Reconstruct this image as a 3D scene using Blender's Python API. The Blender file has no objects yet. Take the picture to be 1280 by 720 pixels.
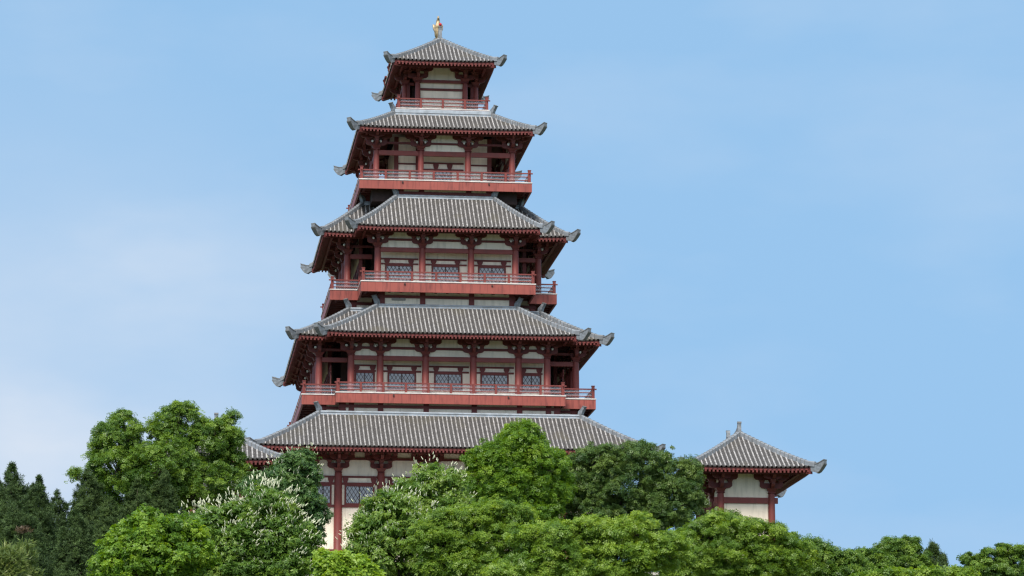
import bpy, math, random
import numpy as np
from mathutils import Vector, Matrix

R = math.radians
random.seed(7)
rng = np.random.default_rng(11)
sc = bpy.context.scene
col = sc.collection

# ------------------------------------------------------------------ camera
F, VX, HZ = 4100.0, 163.0, 1135.0            # focal length and vanishing point, in photo pixels
PITCH = math.atan((HZ - 360) / F)
YAW = math.atan((640 - VX) / F * math.cos(PITCH))
CAM = Vector((-36.3, -400.0, 0.0))
cd = bpy.data.cameras.new('camera')
cam = bpy.data.objects.new('camera', cd)
col.objects.link(cam)
cam.location = CAM
cam.rotation_euler = (math.pi / 2 + PITCH, 0, -YAW)
cd.sensor_width = 36
cd.lens = F / 1280 * 36
cd.clip_start = 1
cd.clip_end = 20000
sc.camera = cam
cp_, sp_, ca_, sa_ = math.cos(PITCH), math.sin(PITCH), math.cos(YAW), math.sin(YAW)
FW = Vector((sa_ * cp_, ca_ * cp_, sp_)); RT = Vector((ca_, -sa_, 0)); UP = Vector((-sa_ * sp_, -ca_ * sp_, cp_))


def at(px, py, Y):
    """point on the upright plane y = Y that stands behind a photo pixel"""
    d = FW + RT * ((px - 640) / F) + UP * ((360 - py) / F)
    return CAM + d * ((Y - CAM.y) / d.y)


# ------------------------------------------------------------------ objects
def tag(o, label=None, cat=None, group=None, kind=None):
    for k, v in (('label', label), ('category', cat), ('group', group), ('kind', kind)):
        if v:
            o[k] = v
    return o


def empty(name, loc):
    o = bpy.data.objects.new(name, None)
    col.objects.link(o)
    o.location = loc
    o.empty_display_size = 1
    return o


class MB:
    def __init__(s):
        s.v = []; s.f = []; s.m = []; s.sm = []

    def add(s, vs, fs, m=0, smooth=False):
        b = len(s.v)
        s.v += [tuple(p) for p in vs]
        for f in fs:
            s.f.append([b + i for i in f]); s.m.append(m); s.sm.append(smooth)

    def hexa(s, p, m=0):       # p: 4 bottom (ccw) + 4 top
        s.add(p, [(3, 2, 1, 0), (4, 5, 6, 7), (0, 1, 5, 4), (1, 2, 6, 5), (2, 3, 7, 6), (3, 0, 4, 7)], m)

    def box(s, x0, x1, y0, y1, z0, z1, m=0):
        s.hexa([(x0, y0, z0), (x1, y0, z0), (x1, y1, z0), (x0, y1, z0), (x0, y0, z1), (x1, y0, z1), (x1, y1, z1), (x0, y1, z1)], m)

    def frust(s, cx, cy, z0, z1, a, b, m=0):
        s.hexa([(cx - a, cy - a, z0), (cx + a, cy - a, z0), (cx + a, cy + a, z0), (cx - a, cy + a, z0),
                (cx - b, cy - b, z1), (cx + b, cy - b, z1), (cx + b, cy + b, z1), (cx - b, cy + b, z1)], m)

    def prism(s, poly, fr, d0, d1, m=0):
        """poly in (a,b); fr(a,b,d) gives a point"""
        n = len(poly)
        vs = [fr(a, b, d0) for a, b in poly] + [fr(a, b, d1) for a, b in poly]
        fs = [tuple(range(n - 1, -1, -1)), tuple(range(n, 2 * n))]
        fs += [(i, (i + 1) % n, n + (i + 1) % n, n + i) for i in range(n)]
        s.add(vs, fs, m)

    def cyl(s, cx, cy, zr, n=14, m=0):
        """zr: list of (z, r)"""
        vs = []
        for z, r in zr:
            for i in range(n):
                a = 2 * math.pi * i / n
                vs.append((cx + r * math.cos(a), cy + r * math.sin(a), z))
        fs = []
        for k in range(len(zr) - 1):
            for i in range(n):
                j = (i + 1) % n
                fs.append((k * n + i, k * n + j, (k + 1) * n + j, (k + 1) * n + i))
        s.add(vs, fs, m, True)
        s.add([vs[i] for i in range(n)], [tuple(range(n - 1, -1, -1))], m)
        s.add(vs[-n:], [tuple(range(n))], m)

    def sweep(s, sections, m=0, close=True, caps=True):
        n = len(sections[0]); vs = [p for sec in sections for p in sec]; fs = []
        for k in range(len(sections) - 1):
            for i in range(n if close else n - 1):
                j = (i + 1) % n
                fs.append((k * n + i, k * n + j, (k + 1) * n + j, (k + 1) * n + i))
        if caps and close:
            fs.append(tuple(range(n - 1, -1, -1)))
            fs.append(tuple((len(sections) - 1) * n + i for i in range(n)))
        s.add(vs, fs, m)

    def tube(s, pts, rad, n=6, m=0):
        pts = [Vector(p) for p in pts]; secs = []
        for k, p in enumerate(pts):
            t = (pts[min(k + 1, len(pts) - 1)] - pts[max(k - 1, 0)]).normalized()
            u = t.cross(Vector((0.31, 0.77, 0.2))).normalized(); w = t.cross(u)
            r = rad[k]
            secs.append([p + u * (r * math.cos(2 * math.pi * i / n)) + w * (r * math.sin(2 * math.pi * i / n)) for i in range(n)])
        b = len(s.f)
        s.sweep(secs, m)
        for i in range(b, len(s.sm)):
            s.sm[i] = True

    def build(s, name, mats, parent=None, origin=(0, 0, 0), bevel=0):
        me = bpy.data.meshes.new(name)
        ox, oy, oz = origin
        me.from_pydata([(x - ox, y - oy, z - oz) for x, y, z in s.v], [], s.f)
        for m in mats:
            me.materials.append(m)
        me.polygons.foreach_set('material_index', s.m)
        me.polygons.foreach_set('use_smooth', s.sm)
        me.update()
        o = bpy.data.objects.new(name, me)
        col.objects.link(o)
        if parent is not None:
            o.parent = parent
        if bevel:
            b = o.modifiers.new('bevel', 'BEVEL'); b.width = bevel; b.segments = 1; b.limit_method = 'ANGLE'; b.angle_limit = R(50)
        return o


def copy_of(o, parent=None, loc=None, rz=None):
    c = o.copy(); col.objects.link(c); c.parent = parent
    if loc is not None:
        c.location = loc
    if rz is not None:
        c.rotation_euler = (0, 0, rz)
    return c


# ------------------------------------------------------------------ materials
def mat(name):
    m = bpy.data.materials.new(name)
    m.use_nodes = True
    nt = m.node_tree
    b = nt.nodes['Principled BSDF']
    return m, nt, b


def noise_mix(nt, c0, c1, scale, lo=.35, hi=.65, detail=6, coord='Object', vec=None, stretch=None):
    tc = nt.nodes.new('ShaderNodeTexCoord')
    n = nt.nodes.new('ShaderNodeTexNoise'); n.inputs['Scale'].default_value = scale; n.inputs['Detail'].default_value = detail
    src = tc.outputs[coord]
    if stretch:
        mp = nt.nodes.new('ShaderNodeMapping'); mp.inputs['Scale'].default_value = stretch
        nt.links.new(src, mp.inputs[0]); src = mp.outputs[0]
    nt.links.new(src, n.inputs['Vector'])
    r = nt.nodes.new('ShaderNodeMapRange'); r.inputs[1].default_value = lo; r.inputs[2].default_value = hi
    nt.links.new(n.outputs['Fac'], r.inputs[0])
    mx = nt.nodes.new('ShaderNodeMix'); mx.data_type = 'RGBA'
    nt.links.new(r.outputs[0], mx.inputs[0])
    for k, c in ((6, c0), (7, c1)):
        if hasattr(c, 'is_linked'):
            nt.links.new(c, mx.inputs[k])
        else:
            mx.inputs[k].default_value = (*c, 1)
    return mx.outputs[2], n


def bump(nt, b, src, strength, dist=.02):
    bp = nt.nodes.new('ShaderNodeBump'); bp.inputs['Strength'].default_value = strength; bp.inputs['Distance'].default_value = dist
    nt.links.new(src, bp.inputs['Height']); nt.links.new(bp.outputs[0], b.inputs['Normal'])


def paint(name, base, rough=.5, var=.75, dirt=(.12, .06, .05), spec=.3, streak=True):
    m, nt, b = mat(name)
    c1 = tuple(x * var for x in base)
    o, n = noise_mix(nt, base, c1, .55, .35, .7)
    if streak:                                   # rain streaks, weathering
        o, n2 = noise_mix(nt, o, tuple(.5 * x + .25 * y for x, y in zip(base, dirt)), 1.0, .5, .8, 5, stretch=(2.6, 2.6, .35))
    nt.links.new(o, b.inputs['Base Color'])
    b.inputs['Roughness'].default_value = rough
    b.inputs['Specular IOR Level'].default_value = spec
    bump(nt, b, n.outputs['Fac'], .15)
    return m


RED = paint('red_paint', (.185, .04, .034), .52)
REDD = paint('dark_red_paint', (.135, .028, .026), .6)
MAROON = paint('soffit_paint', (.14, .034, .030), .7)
CREAM = paint('cream_plaster', (.78, .685, .57), .85, .86, (.5, .44, .36), .15)
WHITE = paint('white_cap', (.75, .73, .68), .6, .85, (.4, .38, .34))

# balcony fascia: sheet panels with seams
m, nt, b = mat('red_fascia_panels')
o, n = noise_mix(nt, (.29, .073, .056), (.235, .056, .044), .4, .35, .7)
o, n2 = noise_mix(nt, o, (.12, .03, .026), 1.0, .5, .78, 6, stretch=(3., 3., .5))
tc = nt.nodes.new('ShaderNodeTexCoord'); sx = nt.nodes.new('ShaderNodeSeparateXYZ'); nt.links.new(tc.outputs['Object'], sx.inputs[0])
ad = nt.nodes.new('ShaderNodeMath'); ad.operation = 'ADD'; nt.links.new(sx.outputs[0], ad.inputs[0]); nt.links.new(sx.outputs[1], ad.inputs[1])
pp = nt.nodes.new('ShaderNodeMath'); pp.operation = 'PINGPONG'; pp.inputs[1].default_value = .45; nt.links.new(ad.outputs[0], pp.inputs[0])
lt = nt.nodes.new('ShaderNodeMath'); lt.operation = 'LESS_THAN'; lt.inputs[1].default_value = .02; nt.links.new(pp.outputs[0], lt.inputs[0])
mx = nt.nodes.new('ShaderNodeMix'); mx.data_type = 'RGBA'; nt.links.new(lt.outputs[0], mx.inputs[0]); nt.links.new(o, mx.inputs[6]); mx.inputs[7].default_value = (.17, .04, .032, 1)
nt.links.new(mx.outputs[2], b.inputs['Base Color']); b.inputs['Roughness'].default_value = .5; b.inputs['Specular IOR Level'].default_value = .3
FASC = m


def stone(name, c0, c1, scale, rough=.85, c2=None, stain=None):
    m, nt, b = mat(name)
    o, n = noise_mix(nt, c0, c1, scale, .35, .65, 8)
    if c2:
        o, n2 = noise_mix(nt, o, c2, scale * .22, .5, .72, 6)
    if stain:
        o, n3 = noise_mix(nt, o, stain, .33, .54, .80, 7)
    nt.links.new(o, b.inputs['Base Color']); b.inputs['Roughness'].default_value = rough
    bump(nt, b, n.outputs['Fac'], .4, .03)
    return m


ROLL = stone('weathered_roll_tile', (.44, .42, .41), (.13, .122, .117), 4.9, .8, (.18, .17, .163), (.15, .138, .12))
PAN = stone('dark_pan_tile', (.013, .012, .012), (.082, .075, .072), 7.5, .85, (.04, .037, .035), (.07, .062, .045))
RIDGE = stone('grey_ridge_tile', (.21, .23, .255), (.14, .15, .165), 1.3, .75, (.15, .155, .16))
RIDGEL = stone('pale_ridge_tile', (.34, .38, .43), (.24, .27, .30), 1.3, .75)
ORN = stone('grey_ornament_tile', (.20, .225, .255), (.11, .12, .13), 2.6, .7, (.10, .105, .11))
ORND = stone('dark_tile_edge', (.10, .10, .10), (.16, .16, .16), 2, .8)
DECK = stone('pale_deck_edge', (.62, .58, .55), (.45, .40, .38), 1.5)
DARK = stone('dark_timber_and_shade', (.035, .02, .018), (.055, .03, .026), 1.5)  # dark wood and fittings; also paints inner shade on the storey cores
CONC = stone('podium_stone', (.32, .31, .29), (.24, .23, .21), .8)

m, nt, b = mat('window_glass')
b.inputs['Base Color'].default_value = (.26, .255, .26, 1); b.inputs['Roughness'].default_value = .14; b.inputs['Specular IOR Level'].default_value = .8
GLASS = m
m, nt, b = mat('railing_glass')
tr = nt.nodes.new('ShaderNodeBsdfTransparent'); mxs = nt.nodes.new('ShaderNodeMixShader'); mxs.inputs[0].default_value = .2
b.inputs['Base Color'].default_value = (.62, .62, .66, 1); b.inputs['Roughness'].default_value = .15
nt.links.new(tr.outputs[0], mxs.inputs[1]); nt.links.new(b.outputs[0], mxs.inputs[2]); nt.links.new(mxs.outputs[0], nt.nodes['Material Output'].inputs[0])
RGLASS = m
m, nt, b = mat('gilded_bronze')
o, n = noise_mix(nt, (.50, .37, .22), (.20, .15, .07), 2.2, .4, .65)
nt.links.new(o, b.inputs['Base Color']); b.inputs['Metallic'].default_value = .3; b.inputs['Roughness'].default_value = .45
GOLD = m
REDK = paint('crimson_knob', (.5, .02, .03), .4, streak=False)

# ------------------------------------------------------------------ plans
def plus(hwy, hdy, hwx, hdx):
    return [(-hwy, -hdy), (hwy, -hdy), (hwy, -hdx), (hwx, -hdx), (hwx, hdx), (hwy, hdx), (hwy, hdy), (-hwy, hdy),
            (-hwy, hdx), (-hwx, hdx), (-hwx, -hdx), (-hwy, -hdx)]


def rect(hw, hd):
    return [(-hw, -hd), (hw, -hd), (hw, hd), (-hw, hd)]


def edges(poly):
    n = len(poly); out = []
    for i in range(n):
        a = Vector(poly[i]); b = Vector(poly[(i + 1) % n]); e = (b - a).normalized(); nn = Vector((-e.y, e.x))
        out.append([a, b, e, nn, (b - a).length])
    for i in range(n):
        e0 = out[i - 1][2]; e1 = out[i][2]; e2 = out[(i + 1) % n][2]
        out[i] += [e0.x * e1.y - e0.y * e1.x > 0, e1.x * e2.y - e1.y * e2.x > 0]
    return out


def inset(poly, d):
    E = edges(poly)
    return [tuple(Vector(poly[i]) + (E[i - 1][3] + E[i][3]) * d) for i in range(len(poly))]


def orn_tip(L=2.3, hh=1.0):
    """flared end tile at an eave corner; grows along +X from the origin"""
    mb = MB()
    secs = []
    prof = [(-.1, -.66, .14, .16), (.5, -.80, .15, .18), (1.0, -.95, .20, .21), (1.4, -.80, .29, .24), (1.85, -.40, .42, .27), (2.25, .06, .56, .30)]
    q = [(x * L / 2.3, zb * hh, zt * hh, w) for x, zb, zt, w in prof]
    for x, zb, zt, w in q:
        secs.append([(x, -w, zb), (x, w, zb), (x, w, zt), (x, -w, zt)])
    mb.sweep(secs, 0)
    for hi in (0, 1):                             # dark rims along the top and round the flared end
        mb.sweep([[(x, -w - .05, z - .05), (x, w + .05, z - .05), (x, w + .05, z + .06), (x, -w - .05, z + .06)] for x, z, w in
                  [(x + (.02 if hi else 0), zt if hi else zb, w) for x, zb, zt, w in (q if hi else q[2:])]], 1)
    return mb


def orn_top():
    """upright slab at the upper end of a hip, leaning outwards along +X"""
    mb = MB()
    poly = [(-.35, -.1), (.35, -.1), (.55, .45), (1.05, 1.25), (.70, 1.42), (.25, .98), (-.2, .66)]
    mb.prism(poly, lambda a, b, d: (a, d, b), -.26, .26, 0)
    mb.prism([(.98, 1.18), (1.12, 1.27), (.70, 1.48), (.62, 1.36)], lambda a, b, d: (a, d, b), -.31, .31, 1)
    return mb


TIP_ME = TOP_ME = None


def roof(root, plan, run, ze, zt, over, wall_ze=None, top='band', pitch=.5, sl=.30, upc=.45, curve=.12, ridge_len=0, bandh=.34, fin=1., tipL=2.3, tiph=1.0):
    """tiled hip roof over an orthogonal plan; slopes rise from the eave (ze) to the inset line (zt)"""
    global TIP_ME, TOP_ME
    O = root.location
    E = edges(plan); rise = zt - ze

    def g(t):
        return (1 - curve) * t + curve * t * t

    def lift(e, s, t):
        u = 0
        if e[5]: u += max(0, 1 - max(s, 0) / 4.) ** 2.2
        if e[6]: u += max(0, 1 - max(e[4] - s, 0) / 4.) ** 2.2
        return upc * u * (1 - max(0, min(1, t))) ** 1.6

    def P(e, s, t, dz=0):
        q = e[0] + e[2] * s + e[3] * (run * t)
        return (O.x + q.x, O.y + q.y, ze + rise * g(t) + lift(e, s, t) + dz)

    def S(e, s, d, dz=0):                         # soffit, d metres inwards
        q = e[0] + e[2] * s + e[3] * d
        return (O.x + q.x, O.y + q.y, ze - .46 + sl * d + lift(e, s, d / run) + dz)

    tiles = MB(); sof = MB()
    us = [.5 - .5 * math.cos(math.pi * i / 16) for i in range(17)]
    for e in E:
        A, B, ex, nn, Lg, cA, cB = e
        s0 = lambda t: t * run * (1 if cA else -1)
        s1 = lambda t: Lg - t * run * (1 if cB else -1)
        ts = [-.012] + [i / 10 for i in range(11)]
        vs = []; fs = []
        for t in ts:
            for u in us:
                vs.append(P(e, s0(t) + (s1(t) - s0(t)) * u, t))
        n = len(us)
        for i in range(len(ts) - 1):
            for j in range(n - 1):
                fs.append((i * n + j, i * n + j + 1, (i + 1) * n + j + 1, (i + 1) * n + j))
        tiles.add(vs, fs, 0)
        # rolls
        sa = 0 if cA else -run; sb = Lg if cB else Lg + run
        k = int((sb - sa) / pitch); ph = ((sb - sa) - (k - 1) * pitch) / 2
        for i in range(k):
            s = sa + ph + i * pitch
            t1 = 1.
            if cA: t1 = min(t1, s / run)
            if cB: t1 = min(t1, (Lg - s) / run)
            t0 = max(0, -s / run, (s - Lg) / run)
            if t1 - t0 < .04: continue
            ta = t0 - .022 if t0 == 0 else t0
            nseg = max(2, int((t1 - t0) * 9))
            secs = []
            r = .088
            jit = random.uniform(-.025, .025)
            for q in range(nseg + 1):
                t = ta + (t1 - ta) * q / nseg
                c = Vector(P(e, s + jit, t))
                sec = []
                for h in range(6):
                    th = math.pi * h / 5
                    o = ex * (r * math.cos(th))
                    sec.append((c.x + o.x - nn.x * math.sin(th) * r * .5, c.y + o.y - nn.y * math.sin(th) * r * .5, c.z + math.sin(th) * r * 1.1 - .01))
                secs.append(sec)
            tiles.sweep(secs, 1, close=False)
            if t0 == 0:                           # round end tile
                c = Vector(P(e, s, ta)); vs = []
                for h in range(8):
                    th = 2 * math.pi * h / 8
                    o = ex * (.12 * math.cos(th))
                    vs.append((c.x + o.x - nn.x * .02, c.y + o.y - nn.y * .02, c.z + .03 + .12 * math.sin(th)))
                tiles.add(vs, [tuple(range(7, -1, -1)), tuple(range(8))], 1)
        # drip edge, fascia, rafters and soffit boards
        ns = max(8, int(Lg / 1.2))
        sv = [Lg * (.5 - .5 * math.cos(math.pi * i / ns)) for i in range(ns + 1)]

        def strip(mb, d0, d1, z0, z1, m):
            secs = []
            for s in sv:
                lim = lambda d, s=s: (min(max(s, d if cA else -d), Lg - d if cB else Lg + d))
                # mitre the ends so that strips meet at corners
                f = (s / Lg)
                sA0 = d0 * (1 if cA else -1); sB0 = Lg - d0 * (1 if cB else -1)
                sA1 = d1 * (1 if cA else -1); sB1 = Lg - d1 * (1 if cB else -1)
                q0 = sA0 + (sB0 - sA0) * f; q1 = sA1 + (sB1 - sA1) * f
                p0 = P(e, q0, 0); p1 = P(e, q1, 0)
                a = e[0] + ex * q0 + nn * d0; b_ = e[0] + ex * q1 + nn * d1
                l0 = lift(e, q0, 0)
                secs.append([(O.x + a.x, O.y + a.y, ze + l0 + z0), (O.x + b_.x, O.y + b_.y, ze + l0 + z0), (O.x + b_.x, O.y + b_.y, ze + l0 + z1), (O.x + a.x, O.y + a.y, ze + l0 + z1)])
            mb.sweep(secs, m)
        strip(tiles, -.05, .5, -.13, -.005, 0)
        strip(sof, .06, .28, -.42, -.135, 0)
        # soffit boards
        dd = [.1 + (over - .1) * i / 5 for i in range(6)]
        vs = []; fs = []
        for d in dd:
            a0 = d * (1 if cA else -1); a1 = Lg - d * (1 if cB else -1)
            for u in us:
                vs.append(S(e, a0 + (a1 - a0) * u, d, .1))
        for i in range(5):
            for j in range(n - 1):
                fs.append((i * n + j, i * n + j + 1, (i + 1) * n + j + 1, (i + 1) * n + j))
        sof.add(vs, fs, 1)
        # rafters
        pr = .43
        k = int((sb - sa) / pr); ph = ((sb - sa) - (k - 1) * pr) / 2
        for i in range(k):
            s = sa + ph + i * pr
            d1 = over
            if cA: d1 = min(d1, s)
            if cB: d1 = min(d1, Lg - s)
            d0 = max(.02, -s, s - Lg)
            if d1 - d0 < .15: continue
            secs = []
            for q in range(4):
                d = d0 + (d1 - d0) * q / 3
                w = .1
                secs.append([S(e, s - w, d, -.20), S(e, s + w, d, -.20), S(e, s + w, d, .06), S(e, s - w, d, .06)])
            sof.sweep(secs, 2)
        # purlin under the rafters
        for dpl in (1.15, min(over - .8, 2.3)):
            a0 = dpl * (1 if cA else -1); a1 = Lg - dpl * (1 if cB else -1)
            secs = []
            for u in us:
                s = a0 + (a1 - a0) * u
                secs.append([S(e, s, dpl - .13, -.5), S(e, s, dpl + .13, -.5), S(e, s, dpl + .13, -.19), S(e, s, dpl - .13, -.19)])
            sof.sweep(secs, 2)
        if cA:                                    # hip rafter on the diagonal
            secs = []
            lat = (ex - nn).normalized()
            for q in range(5):
                d = .04 + (over - .04) * q / 4
                p = Vector(S(e, max(d, 0), max(d, 0)))
                if d < 0:
                    p += Vector((*(ex + nn), 0)) * d
                l = Vector((*lat, 0)) * .2
                secs.append([p - l + Vector((0, 0, -.42)), p + l + Vector((0, 0, -.42)), p + l + Vector((0, 0, .08)), p - l + Vector((0, 0, .08))])
            sof.sweep(secs, 2)
    part = tiles.build('roof', [PAN, ROLL], root, O)
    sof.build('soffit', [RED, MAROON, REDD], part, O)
    # hip ridges
    for e in E:
        if not e[5]: continue
        A, B, ex, nn, Lg, cA, cB = e
        mb = MB(); secs = []
        lat = (ex - nn).normalized()
        for q in range(13):
            t = -.05 + 1.05 * q / 12
            p = Vector(P(e, run * max(t, 0), max(t, 0)))
            if t < 0: p += Vector((*(ex + nn), 0)) * (t * run) + Vector((0, 0, -.02))
            l = Vector((*lat, 0)); z = Vector((0, 0, 1))
            secs.append([p - l * .25 - z * .12, p + l * .25 - z * .12, p + l * .25 + z * .34, p + l * .13 + z * .46, p - l * .13 + z * .46, p - l * .25 + z * .34])
        mb.sweep(secs, 0)
        for q in range(3, 36, 2):                 # joints between ridge tiles
            t = q / 36
            p = Vector(P(e, run * t, t)); l = Vector((*lat, 0)); z = Vector((0, 0, 1)); f = Vector((*(ex + nn), 0)).normalized() * .04
            mb.sweep([[p - l * .275 + f * sgn, p + l * .275 + f * sgn, p + l * .275 + z * .36 + f * sgn, p + l * .14 + z * .49 + f * sgn, p - l * .14 + z * .49 + f * sgn, p - l * .275 + z * .36 + f * sgn] for sgn in (-1, 1)], 1)
        mb.build('hip_ridge', [RIDGE, ORND], part, O)
        # eave ornament
        if TIP_ME is None:
            TIP_ME = orn_tip().build('eave_ornament', [ORN, ORND]); TOP_ME = orn_top().build('ridge_ornament', [ORN, ORND])
            bpy.data.objects.remove(TIP_ME); bpy.data.objects.remove(TOP_ME)
            TIP_ME = bpy.data.meshes['eave_ornament']; TOP_ME = bpy.data.meshes['ridge_ornament']
        ang = math.atan2(-(ex + nn).y, -(ex + nn).x)
        o = bpy.data.objects.new('eave_ornament', TIP_ME); col.objects.link(o); o.parent = part
        o.location = Vector(P(e, 0, 0, .02)) - O; o.rotation_euler = (0, 0, ang); o.scale = (tipL / 2.3 * .8, .95, tiph * .9)
        if top == 'band':
            o = bpy.data.objects.new('ridge_ornament', TOP_ME); col.objects.link(o); o.parent = part
            o.location = Vector(P(e, run, 1, .22)) - O; o.rotation_euler = (0, 0, ang); o.scale = (.78, .85, .78)
    # ridge
    mb = MB()
    if top == 'band':
        for e in edges(inset(plan, run)):
            A, B, ex, nn, Lg, cA, cB = e
            secs = []
            for s, c in ((0, cA), (Lg, cB)):
                k = 1 if s == 0 else -1
                def q(d, z):
                    p = A + ex * (s + k * d * (1 if c else -1)) + nn * d
                    return (O.x + p.x, O.y + p.y, z)
                secs.append([q(-.22, zt - .15), q(.3, zt - .15), q(.3, zt + bandh), q(-.1, zt + bandh), q(-.22, zt + bandh - .1)])
            mb.sweep(secs, 0)
            secs = []
            for s, c in ((0, cA), (Lg, cB)):
                k = 1 if s == 0 else -1
                def q(d, z):
                    p = A + ex * (s + k * d * (1 if c else -1)) + nn * d
                    return (O.x + p.x, O.y + p.y, z)
                secs.append([q(-.27, zt + .1), q(-.1, zt + .1), q(-.1, zt + .17), q(-.27, zt + .17)])
            mb.sweep(secs, 1)
        ip = inset(plan, run)
        mb.add([(O.x + p[0], O.y + p[1], zt + .08) for p in ip], [tuple(range(len(ip)))], 1)
        mb.build('ridge', [RIDGEL, RIDGE], part, O)
    else:
        rl = ridge_len
        secs = []
        for i in range(9):
            y = -rl + 2 * rl * i / 8; z = zt + .45 * (abs(y) / rl) ** 3
            secs.append([(O.x - .24, O.y + y, z - .2), (O.x + .24, O.y + y, z - .2), (O.x + .24, O.y + y, z + .4), (O.x + .12, O.y + y, z + .52), (O.x - .12, O.y + y, z + .52), (O.x - .24, O.y + y, z + .4)])
        mb.sweep(secs, 0)
        mb.build('ridge', [RIDGE], part, O)
        for sg in (-1, 1):                        # owl-tail finials on the ridge ends
            mb = MB()
            poly = [(0, 0), (.75, 0), (.7, .8), (.55, 1.25), (.62, 1.75), (.42, 1.8), (.12, 1.5), (-.1, .9), (-.3, .5)]
            mb.prism(poly, lambda a, b, d: (O.x + d, O.y + sg * (rl - .25 + a * .9 * fin), zt + .1 + b * fin), -.2, .2, 0)
            mb.prism([(.34, 1.5), (.66, 1.62), (.62, 1.84), (.38, 1.84)], lambda a, b, d: (O.x + d, O.y + sg * (rl - .25 + a * .9 * fin), zt + .1 + b * fin), -.23, .23, 1)
            mb.build('ridge_finial', [ORN, ORND], part, O)
    return part


# ------------------------------------------------------------------ columns and brackets
COLM = {}


def bracket_mesh(name, k, lamp=True):
    mb = MB()
    fx = lambda a, b, d: (a * k, d * k, b * k)
    fy = lambda a, b, d: (d * k, a * k, b * k)
    mb.frust(0, 0, 0, .16 * k, .40 * k, .34 * k, 0)
    mb.frust(0, 0, .16 * k, .5 * k, .34 * k, .56 * k, 0)
    mb.prism([(-.7, .5), (.7, .5), (1.0, .56), (1.2, .72), (1.2, 1.05), (-1.2, 1.05), (-1.2, .72), (-1.0, .56)], fx, -.19, .19, 0)
    for a in (-.98, 0, .98):
        mb.frust(a * k, 0, 1.05 * k, 1.16 * k, .2 * k, .2 * k, 0); mb.frust(a * k, 0, 1.16 * k, 1.38 * k, .2 * k, .3 * k, 0)
    mb.prism([(-1.3, 1.38), (1.3, 1.38), (1.62, 1.44), (1.8, 1.6), (1.8, 1.94), (-1.8, 1.94), (-1.8, 1.6), (-1.62, 1.44)], fx, -.17, .17, 0)
    for a in (-1.55, -.8, .8, 1.55):
        mb.frust(a * k, 0, 1.94 * k, 2.2 * k, .2 * k, .29 * k, 0)
    # arms that project outwards (-Y)
    mb.prism([(.6, .52), (-.7, .52), (-1.05, .68), (-1.2, .9), (-1.2, 1.03), (.6, 1.03)], fy, -.17, .17, 0)
    mb.frust(0, -1.0 * k, 1.03 * k, 1.36 * k, .19 * k, .29 * k, 0)
    mb.prism([(.6, 1.40), (-1.5, 1.40), (-1.85, 1.54), (-2.0, 1.75), (-2.0, 1.92), (.6, 1.92)], fy, -.16, .16, 0)
    mb.prism([(-.5, 1.37), (.5, 1.37), (.85, 1.5), (1.0, 1.7), (1.0, 1.9), (-1.0, 1.9), (-1.0, 1.7), (-.85, 1.5)], lambda a, b, d: (a * k, (d - 1.0) * k, b * k), -.14, .14, 0)
    for a in (-.82, .82):
        mb.frust(a * k, -1.0 * k, 1.9 * k, 2.15 * k, .18 * k, .27 * k, 0)
    mb.frust(0, -1.82 * k, 1.92 * k, 2.2 * k, .18 * k, .28 * k, 0)
    mb.prism([(-.9, 2.2), (.9, 2.2), (1.05, 2.3), (1.05, 2.48), (-1.05, 2.48), (-1.05, 2.3)], lambda a, b, d: (a * k, (d - 1.82) * k, b * k), -.13, .13, 0)
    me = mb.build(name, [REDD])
    bpy.data.objects.remove(me)
    return bpy.data.meshes[name]


def column(root, x, y, z0, z1, r, rz, k, lamp=False, post=True):
    """column with its bracket set; outward direction is -Y turned by rz"""
    O = root.location
    key = (round(z1 - z0, 2), r)
    if key not in COLM:
        mb = MB(); h = z1 - z0
        mb.cyl(0, 0, [(-.0, r * 1.12), (.12, r * 1.12), (.14, r), (h * .6, r), (h - .25, r * .93), (h - .08, r * .86), (h, r * .84)], 16, 0)
        o = mb.build('column', [RED]); COLM[key] = o.data; bpy.data.objects.remove(o)
    c = bpy.data.objects.new('column', COLM[key]); col.objects.link(c); c.parent = root
    c.location = Vector((x, y, z0)) - O + Vector((O.x, O.y, 0)); c.rotation_euler = (0, 0, rz)
    bk = 'bracket_%.2f' % k
    if bk not in COLM:
        COLM[bk] = bracket_mesh('bracket_set', k)
    b = bpy.data.objects.new('bracket_set', COLM[bk]); col.objects.link(b); b.parent = c; b.location = (0, 0, z1 - z0)
    if lamp:
        if 'lamp' not in COLM:
            mb = MB()
            mb.cyl(0, 0, [(0, .07), (.06, .13), (.2, .15), (.27, .1)], 8, 0)
            o = mb.build('spot_lamp', [WHITE]); COLM['lamp'] = o.data; bpy.data.objects.remove(o)
        for sx_ in (-1, 1):
            l = bpy.data.objects.new('spot_lamp', COLM['lamp']); col.objects.link(l); l.parent = c; l.location = (.62 * sx_ * k, -.5 * k, z1 - z0 + 1.06 * k)
    return c


class Frame:
    """a bay between two column centres: s along, d inwards from the column plane, z up"""
    def __init__(s, root, p, q):
        s.O = root.location
        s.p = Vector(p); v = Vector(q) - s.p; s.L = v.length; s.e = v.normalized(); s.n = Vector((-s.e.y, s.e.x))

    def pt(s, a, d, z):
        q = s.p + s.e * a + s.n * d
        return (s.O.x + q.x, s.O.y + q.y, z)

    def box(s, mb, a0, a1, d0, d1, z0, z1, m=0):
        mb.hexa([s.pt(a0, d0, z0), s.pt(a1, d0, z0), s.pt(a1, d1, z0), s.pt(a0, d1, z0), s.pt(a0, d0, z1), s.pt(a1, d0, z1), s.pt(a1, d1, z1), s.pt(a0, d1, z1)], m)

    def poly(s, mb, poly, d0, d1, m=0):
        mb.prism(poly, lambda a, z, d: s.pt(a, d, z), d0, d1, m)


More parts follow.
